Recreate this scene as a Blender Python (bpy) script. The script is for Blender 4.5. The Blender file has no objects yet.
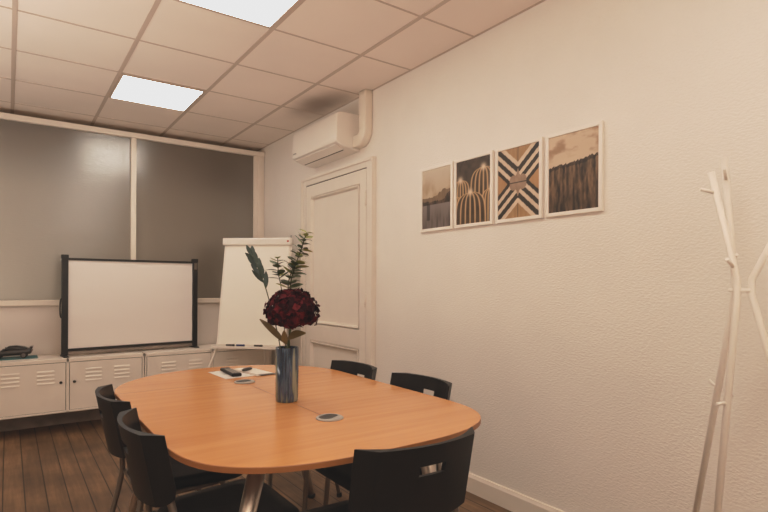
import bpy, bmesh, math, random
from mathutils import Vector, Matrix
import numpy as np
random.seed(7)
rng = np.random.default_rng(7)
PI = math.pi
C = bpy.context.scene.collection

# ---------------------------------------------------------------- materials
def new_mat(name):
    m = bpy.data.materials.new(name); m.use_nodes = True
    nt = m.node_tree
    return m, nt, nt.nodes['Principled BSDF']

def pmat(name, col, rough=.5, metal=0., spec=.5, bump=None, var=None, coat=0., coat_rough=.1, vscale=6.):
    """bump=(scale, strength, distance, stretch xyz), var = amount of slow tone variation"""
    m, nt, p = new_mat(name)
    p.inputs['Base Color'].default_value = (*col, 1)
    p.inputs['Roughness'].default_value = rough
    p.inputs['Metallic'].default_value = metal
    p.inputs['Specular IOR Level'].default_value = spec
    p.inputs['Coat Weight'].default_value = coat
    p.inputs['Coat Roughness'].default_value = coat_rough
    tc = nt.nodes.new('ShaderNodeTexCoord')
    if var:
        n = nt.nodes.new('ShaderNodeTexNoise'); n.inputs['Scale'].default_value = vscale; n.inputs['Detail'].default_value = 3
        r = nt.nodes.new('ShaderNodeValToRGB')
        r.color_ramp.elements[0].position = .3; r.color_ramp.elements[1].position = .7
        r.color_ramp.elements[0].color = (*[c*(1-var) for c in col], 1)
        r.color_ramp.elements[1].color = (*[min(1, c*(1+var)) for c in col], 1)
        nt.links.new(tc.outputs['Object'], n.inputs['Vector']); nt.links.new(n.outputs['Fac'], r.inputs['Fac'])
        nt.links.new(r.outputs['Color'], p.inputs['Base Color'])
    if bump:
        sc, st, di, stretch = bump
        mp = nt.nodes.new('ShaderNodeMapping'); mp.inputs['Scale'].default_value = stretch
        n = nt.nodes.new('ShaderNodeTexNoise'); n.inputs['Scale'].default_value = sc; n.inputs['Detail'].default_value = 2
        b = nt.nodes.new('ShaderNodeBump'); b.inputs['Strength'].default_value = st; b.inputs['Distance'].default_value = di
        nt.links.new(tc.outputs['Object'], mp.inputs['Vector']); nt.links.new(mp.outputs['Vector'], n.inputs['Vector'])
        nt.links.new(n.outputs['Fac'], b.inputs['Height']); nt.links.new(b.outputs['Normal'], p.inputs['Normal'])
    return m

def emat(name, col, strength):
    m, nt, p = new_mat(name)
    p.inputs['Base Color'].default_value = (.8, .8, .8, 1)
    p.inputs['Emission Color'].default_value = (*col, 1)
    p.inputs['Emission Strength'].default_value = strength
    return m

def vcol_mat(name, rough=.6):
    m, nt, p = new_mat(name)
    a = nt.nodes.new('ShaderNodeVertexColor'); a.layer_name = 'paint'
    nt.links.new(a.outputs['Color'], p.inputs['Base Color']); p.inputs['Roughness'].default_value = rough
    return m

WALL = (.825, .765, .695)
M = {}
M['wall_text'] = pmat('wall_textured', WALL, .6, bump=(105, .5, .006, (1, .6, 1.2)), var=.02, vscale=3)
M['wall'] = pmat('wall_smooth', WALL, .7, bump=(30, .08, .002, (1, 1, 1)), var=.02, vscale=3)
M['panelpaint'] = pmat('panel_paint', (.78, .70, .63), .55, var=.02, vscale=2)
M['trim'] = pmat('trim_paint', (.80, .71, .61), .42, var=.02)
M['doorpaint'] = pmat('door_paint', (.79, .71, .62), .45, var=.02, bump=(14, .06, .003, (3, 3, .3)))
M['tile'] = pmat('ceiling_tile', (.86, .75, .66), .9, bump=(120, .18, .002, (1, 1, 1)), var=.03, vscale=1.5)
M['grid'] = pmat('ceiling_grid', (.55, .44, .36), .6)
M['cabinet'] = pmat('cabinet_metal', (.80, .72, .63), .35, var=.015)
M['gap'] = pmat('dark_gap', (.05, .035, .025), .8)
M['black'] = pmat('black_metal', (.012, .011, .010), .4)
M['blackp'] = pmat('black_plastic', (.0075, .0065, .006), .45, spec=.25, bump=(260, .25, .001, (1, 1, 1)))
M['seatp'] = pmat('black_seat', (.008, .007, .0065), .5, spec=.25, bump=(260, .3, .001, (1, 1, 1)))
M['tube'] = pmat('grey_metal_tube', (.22, .185, .155), .35, metal=.75)
M['chrome'] = pmat('silver_leg', (.58, .50, .43), .28, metal=.85)
M['rubber'] = pmat('rubber', (.015, .014, .013), .7)
M['plinth'] = pmat('brown_plinth', (.24, .19, .155), .55, var=.25, vscale=9)
M['screen'] = pmat('screen_fabric', (.84, .77, .72), .85)
M['paper'] = pmat('flip_paper', (.87, .81, .72), .8)
M['whitepl'] = pmat('white_plastic', (.82, .75, .67), .3, coat=.3)
M['duct'] = pmat('duct_plastic', (.80, .71, .60), .35)
M['rack'] = pmat('white_lacquer', (.84, .77, .69), .4)
M['frame'] = pmat('picture_frame_white', (.86, .79, .71), .4)
M['teal'] = pmat('teal_sheet', (.03, .15, .16), .6)
M['greycap'] = pmat('grey_cap', (.36, .33, .29), .45)
M['darkcap'] = pmat('dark_cap', (.04, .035, .03), .5)
M['stem'] = pmat('green_stem', (.06, .075, .025), .6)
M['euca'] = pmat('eucalyptus_leaf', (.075, .105, .05), .55, var=.4, vscale=25)
M['euca_y'] = pmat('young_leaf', (.30, .32, .09), .55, var=.2, vscale=25)
M['darkleaf'] = pmat('dark_green_leaf', (.025, .047, .036), .5, var=.3, vscale=25)
M['brownleaf'] = pmat('olive_brown_leaf', (.13, .085, .025), .55, var=.3, vscale=25)
M['petal'] = pmat('burgundy_petal', (.058, .0035, .006), .7, spec=.12, var=.85, vscale=38)
M['red'] = pmat('red_mark', (.45, .05, .03), .5)
M['blue'] = pmat('blue_plastic', (.03, .05, .16), .5)
M['petal_dark'] = pmat('dark_petal', (.018, .0025, .004), .7, spec=.1, var=.5, vscale=38)
M['petal_red'] = pmat('red_petal', (.115, .010, .014), .65, spec=.15, var=.4, vscale=38)
M['carpaint'] = pmat('dark_car_paint', (.018, .015, .013), .3, coat=.3)
M['carglass'] = pmat('dark_car_glass', (.008, .008, .008), .15)
M['hub'] = pmat('wheel_hub', (.16, .14, .13), .35, metal=.7)
M['taillight'] = pmat('tail_light', (.10, .012, .01), .4)
M['light'] = emat('panel_glow', (1.0, .915, .82), 11.2)
M['paint'] = vcol_mat('printed_picture', .45)
M['corridor'] = pmat('corridor_wall', (.50, .43, .33), .8)
M['corridor_dark'] = pmat('corridor_dark', (.09, .065, .045), .8)

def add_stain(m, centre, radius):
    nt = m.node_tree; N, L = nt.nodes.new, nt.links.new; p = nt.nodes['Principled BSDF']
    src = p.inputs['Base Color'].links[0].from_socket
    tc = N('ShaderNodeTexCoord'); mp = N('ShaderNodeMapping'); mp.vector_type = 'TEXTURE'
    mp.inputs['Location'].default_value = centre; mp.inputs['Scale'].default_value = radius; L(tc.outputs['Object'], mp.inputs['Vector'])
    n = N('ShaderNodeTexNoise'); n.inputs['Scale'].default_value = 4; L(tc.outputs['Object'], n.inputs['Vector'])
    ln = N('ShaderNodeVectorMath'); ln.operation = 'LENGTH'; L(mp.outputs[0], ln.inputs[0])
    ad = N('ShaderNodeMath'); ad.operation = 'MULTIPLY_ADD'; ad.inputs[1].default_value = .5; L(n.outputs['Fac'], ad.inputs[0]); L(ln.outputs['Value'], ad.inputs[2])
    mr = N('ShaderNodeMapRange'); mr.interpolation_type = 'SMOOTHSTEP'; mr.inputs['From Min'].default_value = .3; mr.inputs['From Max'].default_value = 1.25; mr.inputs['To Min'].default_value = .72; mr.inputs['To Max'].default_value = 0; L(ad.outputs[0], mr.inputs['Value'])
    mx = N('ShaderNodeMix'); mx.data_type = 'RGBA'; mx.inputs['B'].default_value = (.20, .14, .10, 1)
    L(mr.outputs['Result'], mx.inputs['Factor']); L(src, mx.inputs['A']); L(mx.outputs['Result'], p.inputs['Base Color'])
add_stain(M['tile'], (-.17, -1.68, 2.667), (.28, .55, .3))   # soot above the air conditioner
def floor_mat():
    m, nt, p = new_mat('dark_floorboards')
    N, L = nt.nodes.new, nt.links.new
    tc = N('ShaderNodeTexCoord'); sep = N('ShaderNodeSeparateXYZ'); L(tc.outputs['Object'], sep.inputs[0])
    W = .1025
    dv = N('ShaderNodeMath'); dv.operation = 'DIVIDE'; dv.inputs[1].default_value = W; L(sep.outputs['X'], dv.inputs[0])
    ad = N('ShaderNodeMath'); ad.operation = 'ADD'; ad.inputs[1].default_value = 100 - .05; L(dv.outputs[0], ad.inputs[0])
    fl = N('ShaderNodeMath'); fl.operation = 'FLOOR'; L(ad.outputs[0], fl.inputs[0])
    fr = N('ShaderNodeMath'); fr.operation = 'FRACT'; L(ad.outputs[0], fr.inputs[0])
    # gap between boards
    s1 = N('ShaderNodeMath'); s1.operation = 'SUBTRACT'; s1.inputs[1].default_value = .5; L(fr.outputs[0], s1.inputs[0])
    ab = N('ShaderNodeMath'); ab.operation = 'ABSOLUTE'; L(s1.outputs[0], ab.inputs[0])
    gp = N('ShaderNodeMapRange'); gp.inputs['From Min'].default_value = .455; gp.inputs['From Max'].default_value = .49
    gp.inputs['To Min'].default_value = 0; gp.inputs['To Max'].default_value = 1; L(ab.outputs[0], gp.inputs['Value'])
    # per-board tone
    wn = N('ShaderNodeTexWhiteNoise'); wn.noise_dimensions = '1D'; L(fl.outputs[0], wn.inputs['W'])
    # grain
    mp = N('ShaderNodeMapping'); mp.inputs['Scale'].default_value = (38, 2.2, 1); L(tc.outputs['Object'], mp.inputs['Vector'])
    cb = N('ShaderNodeCombineXYZ'); L(wn.outputs['Value'], cb.inputs['Z'])
    va = N('ShaderNodeVectorMath'); va.operation = 'MULTIPLY_ADD'; L(cb.outputs[0], va.inputs[0]); va.inputs[1].default_value = (1, 1, 30); L(mp.outputs[0], va.inputs[2])
    gn = N('ShaderNodeTexNoise'); gn.inputs['Scale'].default_value = 1; gn.inputs['Detail'].default_value = 5; gn.inputs['Roughness'].default_value = .65; L(va.outputs[0], gn.inputs['Vector'])
    # big worn patches
    bn = N('ShaderNodeTexNoise'); bn.inputs['Scale'].default_value = 3.4; bn.inputs['Detail'].default_value = 4; L(tc.outputs['Object'], bn.inputs['Vector'])
    m1 = N('ShaderNodeMath'); m1.operation = 'MULTIPLY_ADD'; m1.inputs[1].default_value = .48; L(gn.outputs['Fac'], m1.inputs[0])
    m2 = N('ShaderNodeMath'); m2.operation = 'MULTIPLY'; m2.inputs[1].default_value = .12; L(wn.outputs['Value'], m2.inputs[0]); L(m2.outputs[0], m1.inputs[2])
    m3 = N('ShaderNodeMath'); m3.operation = 'MULTIPLY_ADD'; m3.inputs[1].default_value = .6; L(bn.outputs['Fac'], m3.inputs[0]); L(m1.outputs[0], m3.inputs[2])
    rp = N('ShaderNodeValToRGB'); e = rp.color_ramp.elements
    e[0].position = .36; e[0].color = (.048, .029, .016, 1); e[1].position = .82; e[1].color = (.30, .17, .086, 1)
    k = e.new(.6); k.color = (.15, .083, .042, 1); L(m3.outputs[0], rp.inputs['Fac'])
    mx = N('ShaderNodeMix'); mx.data_type = 'RGBA'; mx.inputs['B'].default_value = (.012, .007, .004, 1)
    L(gp.outputs['Result'], mx.inputs['Factor']); L(rp.outputs['Color'], mx.inputs['A'])
    L(mx.outputs['Result'], p.inputs['Base Color'])
    p.inputs['Roughness'].default_value = .5; p.inputs['Specular IOR Level'].default_value = .3
    bp = N('ShaderNodeBump'); bp.inputs['Strength'].default_value = .5; bp.inputs['Distance'].default_value = .003; bp.invert = True
    L(gp.outputs['Result'], bp.inputs['Height']); L(bp.outputs['Normal'], p.inputs['Normal'])
    return m
M['floor'] = floor_mat()

def beech_mat():
    m, nt, p = new_mat('beech_laminate')
    N, L = nt.nodes.new, nt.links.new
    tc = N('ShaderNodeTexCoord')
    mp = N('ShaderNodeMapping'); mp.inputs['Scale'].default_value = (1.3, 26, 1); L(tc.outputs['Object'], mp.inputs['Vector'])
    n = N('ShaderNodeTexNoise'); n.inputs['Scale'].default_value = 1; n.inputs['Detail'].default_value = 5; n.inputs['Roughness'].default_value = .6; L(mp.outputs[0], n.inputs['Vector'])
    r = N('ShaderNodeValToRGB'); e = r.color_ramp.elements
    e[0].position = .3; e[0].color = (.55, .222, .068, 1); e[1].position = .72; e[1].color = (.66, .298, .098, 1)
    L(n.outputs['Fac'], r.inputs['Fac']); L(r.outputs['Color'], p.inputs['Base Color'])
    p.inputs['Roughness'].default_value = .24; p.inputs['Specular IOR Level'].default_value = .5
    return m
M['beech'] = beech_mat()
M['beech_edge'] = pmat('beech_edge', (.30, .115, .036), .4, var=.05)
M['seam'] = pmat('seam', (.22, .08, .028), .6)

def pane_mat():
    m, nt, p = new_mat('obscured_glass')
    N, L = nt.nodes.new, nt.links.new
    out = nt.nodes['Material Output']
    tc = N('ShaderNodeTexCoord')
    mp = N('ShaderNodeMapping'); mp.inputs['Scale'].default_value = (.35, 1, 2.2); L(tc.outputs['Object'], mp.inputs['Vector'])
    n = N('ShaderNodeTexNoise'); n.inputs['Scale'].default_value = 55; n.inputs['Detail'].default_value = 2; L(mp.outputs[0], n.inputs['Vector'])
    b = N('ShaderNodeBump'); b.inputs['Strength'].default_value = .45; b.inputs['Distance'].default_value = .004; L(n.outputs['Fac'], b.inputs['Height'])
    g = N('ShaderNodeBsdfGlossy'); g.inputs['Roughness'].default_value = .2; g.inputs['Color'].default_value = (1, .97, .92, 1); L(b.outputs[0], g.inputs['Normal'])
    t = N('ShaderNodeBsdfTranslucent'); t.inputs['Color'].default_value = (.80, .74, .66, 1)
    r = N('ShaderNodeBsdfRefraction'); r.inputs['Roughness'].default_value = .5; r.inputs['IOR'].default_value = 1.08; r.inputs['Color'].default_value = (.85, .8, .72, 1)
    d = N('ShaderNodeBsdfDiffuse'); d.inputs['Color'].default_value = (.11, .085, .065, 1)
    m1 = N('ShaderNodeMixShader'); m1.inputs[0].default_value = .5; L(t.outputs[0], m1.inputs[1]); L(r.outputs[0], m1.inputs[2])
    m2 = N('ShaderNodeMixShader'); m2.inputs[0].default_value = .5; L(m1.outputs[0], m2.inputs[1]); L(d.outputs[0], m2.inputs[2])
    f = N('ShaderNodeFresnel'); f.inputs['IOR'].default_value = 2.3; L(b.outputs[0], f.inputs['Normal'])
    m3 = N('ShaderNodeMixShader'); L(f.outputs[0], m3.inputs[0]); L(m2.outputs[0], m3.inputs[1]); L(g.outputs[0], m3.inputs[2])
    L(m3.outputs[0], out.inputs['Surface'])
    return m
M['pane'] = pane_mat()

def vase_mat():
    m, nt, p = new_mat('iridescent_blue_glass')
    N, L = nt.nodes.new, nt.links.new
    tc = N('ShaderNodeTexCoord')
    mp = N('ShaderNodeMapping'); mp.inputs['Scale'].default_value = (60, 60, 5); L(tc.outputs['Object'], mp.inputs['Vector'])
    n = N('ShaderNodeTexNoise'); n.inputs['Scale'].default_value = 1; n.inputs['Detail'].default_value = 3; L(mp.outputs[0], n.inputs['Vector'])
    r = N('ShaderNodeValToRGB'); e = r.color_ramp.elements
    e[0].position = .36; e[0].color = (.012, .018, .035, 1); e[1].position = .68; e[1].color = (.42, .40, .30, 1)
    for q, c in ((.44, (.035, .06, .11, 1)), (.50, (.12, .17, .22, 1)), (.54, (.08, .075, .15, 1)), (.60, (.26, .30, .20, 1))):
        k = e.new(q); k.color = c
    sp = N('ShaderNodeSeparateXYZ'); L(tc.outputs['Object'], sp.inputs[0])
    hg = N('ShaderNodeMapRange'); hg.inputs['From Min'].default_value = .0; hg.inputs['From Max'].default_value = .2; hg.inputs['To Min'].default_value = .10; hg.inputs['To Max'].default_value = -.06; L(sp.outputs['Z'], hg.inputs['Value'])
    sm_ = N('ShaderNodeMath'); sm_.operation = 'ADD'; L(n.outputs['Fac'], sm_.inputs[0]); L(hg.outputs['Result'], sm_.inputs[1])
    L(sm_.outputs[0], r.inputs['Fac']); L(r.outputs['Color'], p.inputs['Base Color'])
    p.inputs['Roughness'].default_value = .12; p.inputs['Transmission Weight'].default_value = .38; p.inputs['IOR'].default_value = 1.25
    p.inputs['Coat Weight'].default_value = .4; p.inputs['Coat Roughness'].default_value = .05
    return m
M['vase'] = vase_mat()

# ---------------------------------------------------------------- mesh helpers
def bm_new(): return bmesh.new()

def add_box(bm, x0, x1, y0, y1, z0, z1, mi=0, bevel=0, mat=None):
    vs = [bm.verts.new((x, y, z)) for x in (x0, x1) for y in (y0, y1) for z in (z0, z1)]
    idx = [(0, 1, 3, 2), (4, 6, 7, 5), (0, 4, 5, 1), (2, 3, 7, 6), (0, 2, 6, 4), (1, 5, 7, 3)]
    fs = []
    for f in idx:
        fc = bm.faces.new([vs[i] for i in f]); fc.material_index = mi; fs.append(fc)
    if bevel:
        es = list({e for f in fs for e in f.edges})
        r = bmesh.ops.bevel(bm, geom=es, offset=bevel, segments=2, affect='EDGES', profile=.5, clamp_overlap=True)
        vs = list({v for f in r['faces'] for v in f.verts} | {v for v in vs if v.is_valid})
    if mat is not None:
        bmesh.ops.transform(bm, matrix=mat, verts=[v for v in vs if v.is_valid])
    return vs

def add_tube(bm, pts, r, seg=12, mi=0, cap=True, radii=None):
    pts = [Vector(p) for p in pts]
    rings = []
    t0 = (pts[1] - pts[0]).normalized()
    ref = Vector((0, 0, 1)) if abs(t0.z) < .9 else Vector((1, 0, 0))
    u = t0.cross(ref).normalized()
    for i, p in enumerate(pts):
        if i == 0: t = (pts[1] - pts[0])
        elif i == len(pts) - 1: t = pts[-1] - pts[-2]
        else: t = (pts[i + 1] - pts[i]).normalized() + (pts[i] - pts[i - 1]).normalized()
        t.normalize()
        u = (u - t * u.dot(t)).normalized(); v = t.cross(u)
        rr = radii[i] if radii else r
        rings.append([bm.verts.new(p + (u * math.cos(2 * PI * k / seg) + v * math.sin(2 * PI * k / seg)) * rr) for k in range(seg)])
    for a, b in zip(rings, rings[1:]):
        for k in range(seg):
            f = bm.faces.new((a[k], a[(k + 1) % seg], b[(k + 1) % seg], b[k])); f.material_index = mi; f.smooth = True
    if cap:
        bm.faces.new(rings[0][::-1]).material_index = mi; bm.faces.new(rings[-1]).material_index = mi

def smooth_path(pts, n=6):
    """Catmull-Rom through the points"""
    P = [Vector(p) for p in pts]; P = [P[0] * 2 - P[1]] + P + [P[-1] * 2 - P[-2]]
    out = []
    for i in range(1, len(P) - 2):
        for k in range(n):
            t = k / n; a, b, c, d = P[i - 1:i + 3]
            out.append(.5 * ((2 * b) + (c - a) * t + (2 * a - 5 * b + 4 * c - d) * t * t + (3 * b - a - 3 * c + d) * t ** 3))
    out.append(P[-2]); return out

def add_lathe(bm, prof, seg=32, mi=0, center=(0, 0), closed_bottom=True, closed_top=False):
    rings = []
    for r, z in prof:
        rings.append([bm.verts.new((center[0] + r * math.cos(2 * PI * k / seg), center[1] + r * math.sin(2 * PI * k / seg), z)) for k in range(seg)])
    for a, b in zip(rings, rings[1:]):
        for k in range(seg):
            f = bm.faces.new((a[k], a[(k + 1) % seg], b[(k + 1) % seg], b[k])); f.smooth = True; f.material_index = mi
    if closed_bottom: bm.faces.new(rings[0][::-1]).material_index = mi
    if closed_top: bm.faces.new(rings[-1]).material_index = mi

def add_prism(bm, poly, axis, a0, a1, mi=0, smooth=False):
    """extrude a 2-D polygon along axis ('x': poly is (y,z); 'y': (x,z); 'z': (x,y))"""
    def P(p, a): return {'x': (a, p[0], p[1]), 'y': (p[0], a, p[1]), 'z': (p[0], p[1], a)}[axis]
    A = [bm.verts.new(P(p, a0)) for p in poly]; B = [bm.verts.new(P(p, a1)) for p in poly]
    n = len(poly)
    for k in range(n):
        f = bm.faces.new((A[k], A[(k + 1) % n], B[(k + 1) % n], B[k])); f.material_index = mi; f.smooth = smooth
    bm.faces.new(A[::-1]).material_index = mi; bm.faces.new(B).material_index = mi

def add_leaf(bm, base, direction, normal, length, width, curl=.15, mi=0, fold=.1, nseg=5):
    d = Vector(direction).normalized(); nrm = Vector(normal); s = d.cross(nrm).normalized(); nrm = s.cross(d).normalized()
    base = Vector(base); rows = []
    for i in range(nseg + 1):
        t = i / nseg; w = width * .5 * (math.sin(PI * min(1, t * .93 + .04)) ** .75)
        c = base + d * (length * t) - nrm * (curl * length * t * t)
        rows.append((bm.verts.new(c - s * w + nrm * fold * w), bm.verts.new(c), bm.verts.new(c + s * w + nrm * fold * w)))
    for a, b in zip(rows, rows[1:]):
        for k in (0, 1):
            f = bm.faces.new((a[k], a[k + 1], b[k + 1], b[k])); f.material_index = mi; f.smooth = True

def obj(name, bm, mats, parent=None, loc=None, rotz=None, bevel=0., subsurf=0):
    bmesh.ops.recalc_face_normals(bm, faces=bm.faces[:])
    me = bpy.data.meshes.new(name); bm.to_mesh(me); bm.free()
    for m in (mats if isinstance(mats, (list, tuple)) else [mats]): me.materials.append(M[m] if isinstance(m, str) else m)
    o = bpy.data.objects.new(name, me); C.objects.link(o)
    if parent: o.parent = parent
    if loc: o.location = loc
    if rotz is not None: o.rotation_euler = (0, 0, rotz)
    if bevel:
        b = o.modifiers.new('bevel', 'BEVEL'); b.width = bevel; b.segments = 2; b.limit_method = 'ANGLE'; b.angle_limit = math.radians(40)
    if subsurf:
        s = o.modifiers.new('sub', 'SUBSURF'); s.levels = subsurf; s.render_levels = subsurf
    return o

def tag(o, label, cat, group=None):
    o['label'] = label; o['category'] = cat
    if group: o['group'] = group
    return o

def thing(name, label, cat, loc=(0, 0, 0), rotz=0, group=None):
    o = bpy.data.objects.new(name, None); C.objects.link(o)
    o.empty_display_size = .1
    o.location = loc; o.rotation_euler = (0, 0, rotz)
    return tag(o, label, cat, group)

def struct(name, bm, mats, parent=None, **k):
    o = obj(name, bm, mats, parent, **k)
    if not parent: o['kind'] = 'structure'
    return o

def copy_tree(o, parent=None):
    c = o.copy(); C.objects.link(c)
    if parent: c.parent = parent
    for ch in list(o.children): copy_tree(ch, c)
    return c

def box_obj(name, dims, mats, parent=None, bevel=0., st=False, **k):
    bm = bm_new(); add_box(bm, *dims)
    return (struct if st else obj)(name, bm, mats, parent, bevel=bevel, **k)

# ---------------------------------------------------------------- room shell
H = 2.667
YB = -.13           # face of the glazed partition
XL, YF = -4.7, -7.4
box_obj('floor', (XL - .1, .12, YF - .1, YB + .12, -.1, 0), 'floor', st=True)
box_obj('wall_right', (0, .12, YF - .1, YB + 1.7, 0, H + .1), 'wall_text', st=True)
box_obj('wall_left', (XL - .12, XL, YF - .1, YB + 1.7, 0, H + .1), 'wall', st=True)
box_obj('wall_front', (XL, 0, YF - .12, YF, 0, H + .1), 'wall', st=True)
# lower part of the partition
box_obj('wall_back', (XL, 0, YB - .02, YB + .06, 0, 1.02), 'panelpaint', st=True)
bm = bm_new(); add_box(bm, XL, 0, YB - .06, YB - .02, 0, .13)
struct('baseboard_back', bm, 'plinth')

# ceiling: board + tiles and a grid of runners (600 mm modules)
tx = [-.405 - .6 * k for k in range(0, 8) if -.405 - .6 * k > XL]
ly = [-.277 - .6 * k for k in range(0, 12) if -.277 - .6 * k > YF]
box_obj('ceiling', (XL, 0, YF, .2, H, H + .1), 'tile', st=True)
cg = bm_new()
for x in tx: add_box(cg, x - .012, x + .012, YF, .2, H - .004, H + .004)
for y in ly: add_box(cg, XL, 0, y - .006, y + .006, H - .003, H + .004)
add_box(cg, -.012, 0, YF, .2, H - .004, H + .004)
struct('ceiling_grid', cg, 'grid', parent=bpy.data.objects['ceiling'])

# glazed partition
def framed(name, dims, bevel=.004):
    return box_obj(name, dims, 'trim', st=True, bevel=bevel)
framed('trim_1', (XL, -.005, YB - .035, YB + .06, 2.557, 2.605))                  # header
framed('trim_2', (XL, -.005, YB - .055, YB + .06, 1.02, 1.066))                   # sill
framed('trim_3', (-1.305, -1.259, YB - .03, YB + .05, 1.066, 2.557))              # mullion
bm = bm_new()                                                                        # stepped post in the corner
add_box(bm, -.116, -.078, YB - .02, YB + .06, 1.066, 2.557); add_box(bm, -.078, -.040, YB - .035, YB + .06, 1.066, 2.557); add_box(bm, -.040, -.004, YB - .022, YB + .06, 1.066, 2.557)
struct('trim_4', bm, 'trim', bevel=.004)
framed('trim_5', (-2.56, -2.514, YB - .03, YB + .05, 1.066, 2.557))
framed('trim_9', (-3.816, -3.770, YB - .03, YB + .05, 1.066, 2.557))
box_obj('window_4', (XL, -3.816, YB + .005, YB + .011, 1.066, 2.557), 'pane', st=True)
box_obj('window_1', (-2.514, -1.305, YB + .005, YB + .011, 1.066, 2.557), 'pane', st=True)
box_obj('window_2', (-1.259, -.116, YB + .005, YB + .011, 1.066, 2.557), 'pane', st=True)
box_obj('window_3', (-3.770, -2.56, YB + .005, YB + .011, 1.066, 2.557), 'pane', st=True)
# corridor beyond the obscured glass
box_obj('wall_corridor', (XL - .1, .1, YB + 1.6, YB + 1.7, 0, H + .1), 'corridor', st=True)
box_obj('floor_corridor', (XL - .1, .1, YB + .12, YB + 1.7, -.1, 0), 'corridor_dark', st=True)
box_obj('trim_6', (XL, 0, YB + .06, .22, 2.594, 2.604), 'trim', st=True)
box_obj('trim_7', (XL, 0, .2, .22, 2.604, H + .05), 'trim', st=True)
box_obj('ceiling_corridor', (XL - .1, .1, YB + .06, YB + 1.7, 2.56, 2.593), 'corridor_dark', st=True)

box_obj('pane_shade_board', (XL - .1, .1, YB + .12, YB + .15, 2.10, 2.593), 'corridor_dark', st=True)  # added unseen board, keeps the light behind off the pane tops
# right wall baseboard
bm = bm_new()
prof = [(0, 0), (-.018, 0), (-.018, .088), (-.012, .1), (-.010, .106), (0, .108)]
add_prism(bm, prof, 'y', YF, -2.262); add_prism(bm, prof, 'y', -1.088, YB - .04)
struct('baseboard_right', bm, 'trim')

# ---------------------------------------------------------------- panelled door on the right wall
d = bm_new()
y0, y1 = -2.165, -1.175       # leaf
add_box(d, -.008, -.001, y0, y1, .012, 2.088)
def rail(ya, yb, za, zb, t=.028): add_box(d, -t, -.006, ya, yb, za, zb)
rail(y0, -2.075, .012, 2.088); rail(-1.262, y1, .012, 2.088)
rail(-2.075, -1.262, 1.985, 2.088); rail(-2.075, -1.262, .715, .865); rail(-2.075, -1.262, .012, .17)
def moulding(ya, yb, za, zb):
    w = .022
    for (a, b, c, e) in ((ya, ya + w, za, zb), (yb - w, yb, za, zb)):
        add_prism(d, [(-.036, a if a == ya else b), (-.036, (a + .01) if a == ya else (b - .01)), (-.008, b if a == ya else a), (-.006, a if a == ya else b)], 'z', c, e)
    for (a, b, s) in ((za, za + w, 1), (zb - w, zb, -1)):
        lo = a if s == 1 else b
        add_prism(d, [(-.036, lo), (-.036, lo + s * .01), (-.008, lo + s * w), (-.006, lo)], 'y', ya, yb)
moulding(-2.068, -1.269, .872, 1.978); moulding(-2.068, -1.269, .177, .708)
door = struct('door_1', d, 'doorpaint', bevel=.003)
fr = bm_new()
for a, b in ((-2.262, -2.172), (-1.168, -1.088)):
    add_box(fr, -.03, 0, a, b, 0, 2.16)
add_box(fr, -.03, 0, -2.172, -1.168, 2.095, 2.16)
for a, b in ((-2.262, -2.240), (-1.110, -1.088)): add_box(fr, -.042, -.03, a, b, 0, 2.16)
add_box(fr, -.042, -.03, -2.240, -1.110, 2.138, 2.16)
struct('door_frame', fr, 'doorpaint', parent=door, bevel=.004)
g = bm_new()
add_box(g, -.024, -.0005, -2.1715, -2.1655, .0, 2.0945); add_box(g, -.024, -.0005, -1.1745, -1.1685, .0, 2.0945); add_box(g, -.024, -.0005, -2.1655, -1.1745, 2.0885, 2.0945)
obj('door_gap', g, 'gap', parent=door)
for z in (1.10, 1.86):
    b = bm_new(); add_tube(b, [(-.034, -2.169, z - .045), (-.034, -2.169, z + .045)], .009, 10)
    add_lathe(b, [(.009, z + .045), (.010, z + .05), (.004, z + .058)], 10, center=(-.034, -2.169), closed_top=True)
    add_lathe(b, [(.004, z - .058), (.010, z - .05), (.009, z - .045)], 10, center=(-.034, -2.169), closed_top=True)
    obj('hinge', b, 'doorpaint', parent=door)

# ---------------------------------------------------------------- ceiling light panels
def light_panel(y0, label):
    t = thing('ceiling_light', label, 'ceiling light', (-1.305, y0 + .3, H - .006), group='square ceiling light panels')
    b = bm_new(); s = .286
    add_box(b, -s, -s + .014, -s, s, -.003, .006); add_box(b, s - .014, s, -s, s, -.003, .006)
    add_box(b, -s + .014, s - .014, -s, -s + .014, -.003, .006); add_box(b, -s + .014, s - .014, s - .014, s, -.003, .006)
    obj('frame', b, 'grid', t)
    b = bm_new(); s = .274; add_box(b, -s, s, -s, s, -.002, .005)
    obj('diffuser', b, 'light', t)
for y0, lab in ((-1.477, 'lit square white light panel in the ceiling nearest the glass partition'), (-3.277, 'lit square white light panel in the ceiling above the table, cut by the top edge'),
                (-5.077, 'lit square ceiling light panel overhead near the camera'), (-6.877, 'lit square ceiling light panel near the front wall')):
    light_panel(y0, lab)

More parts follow.
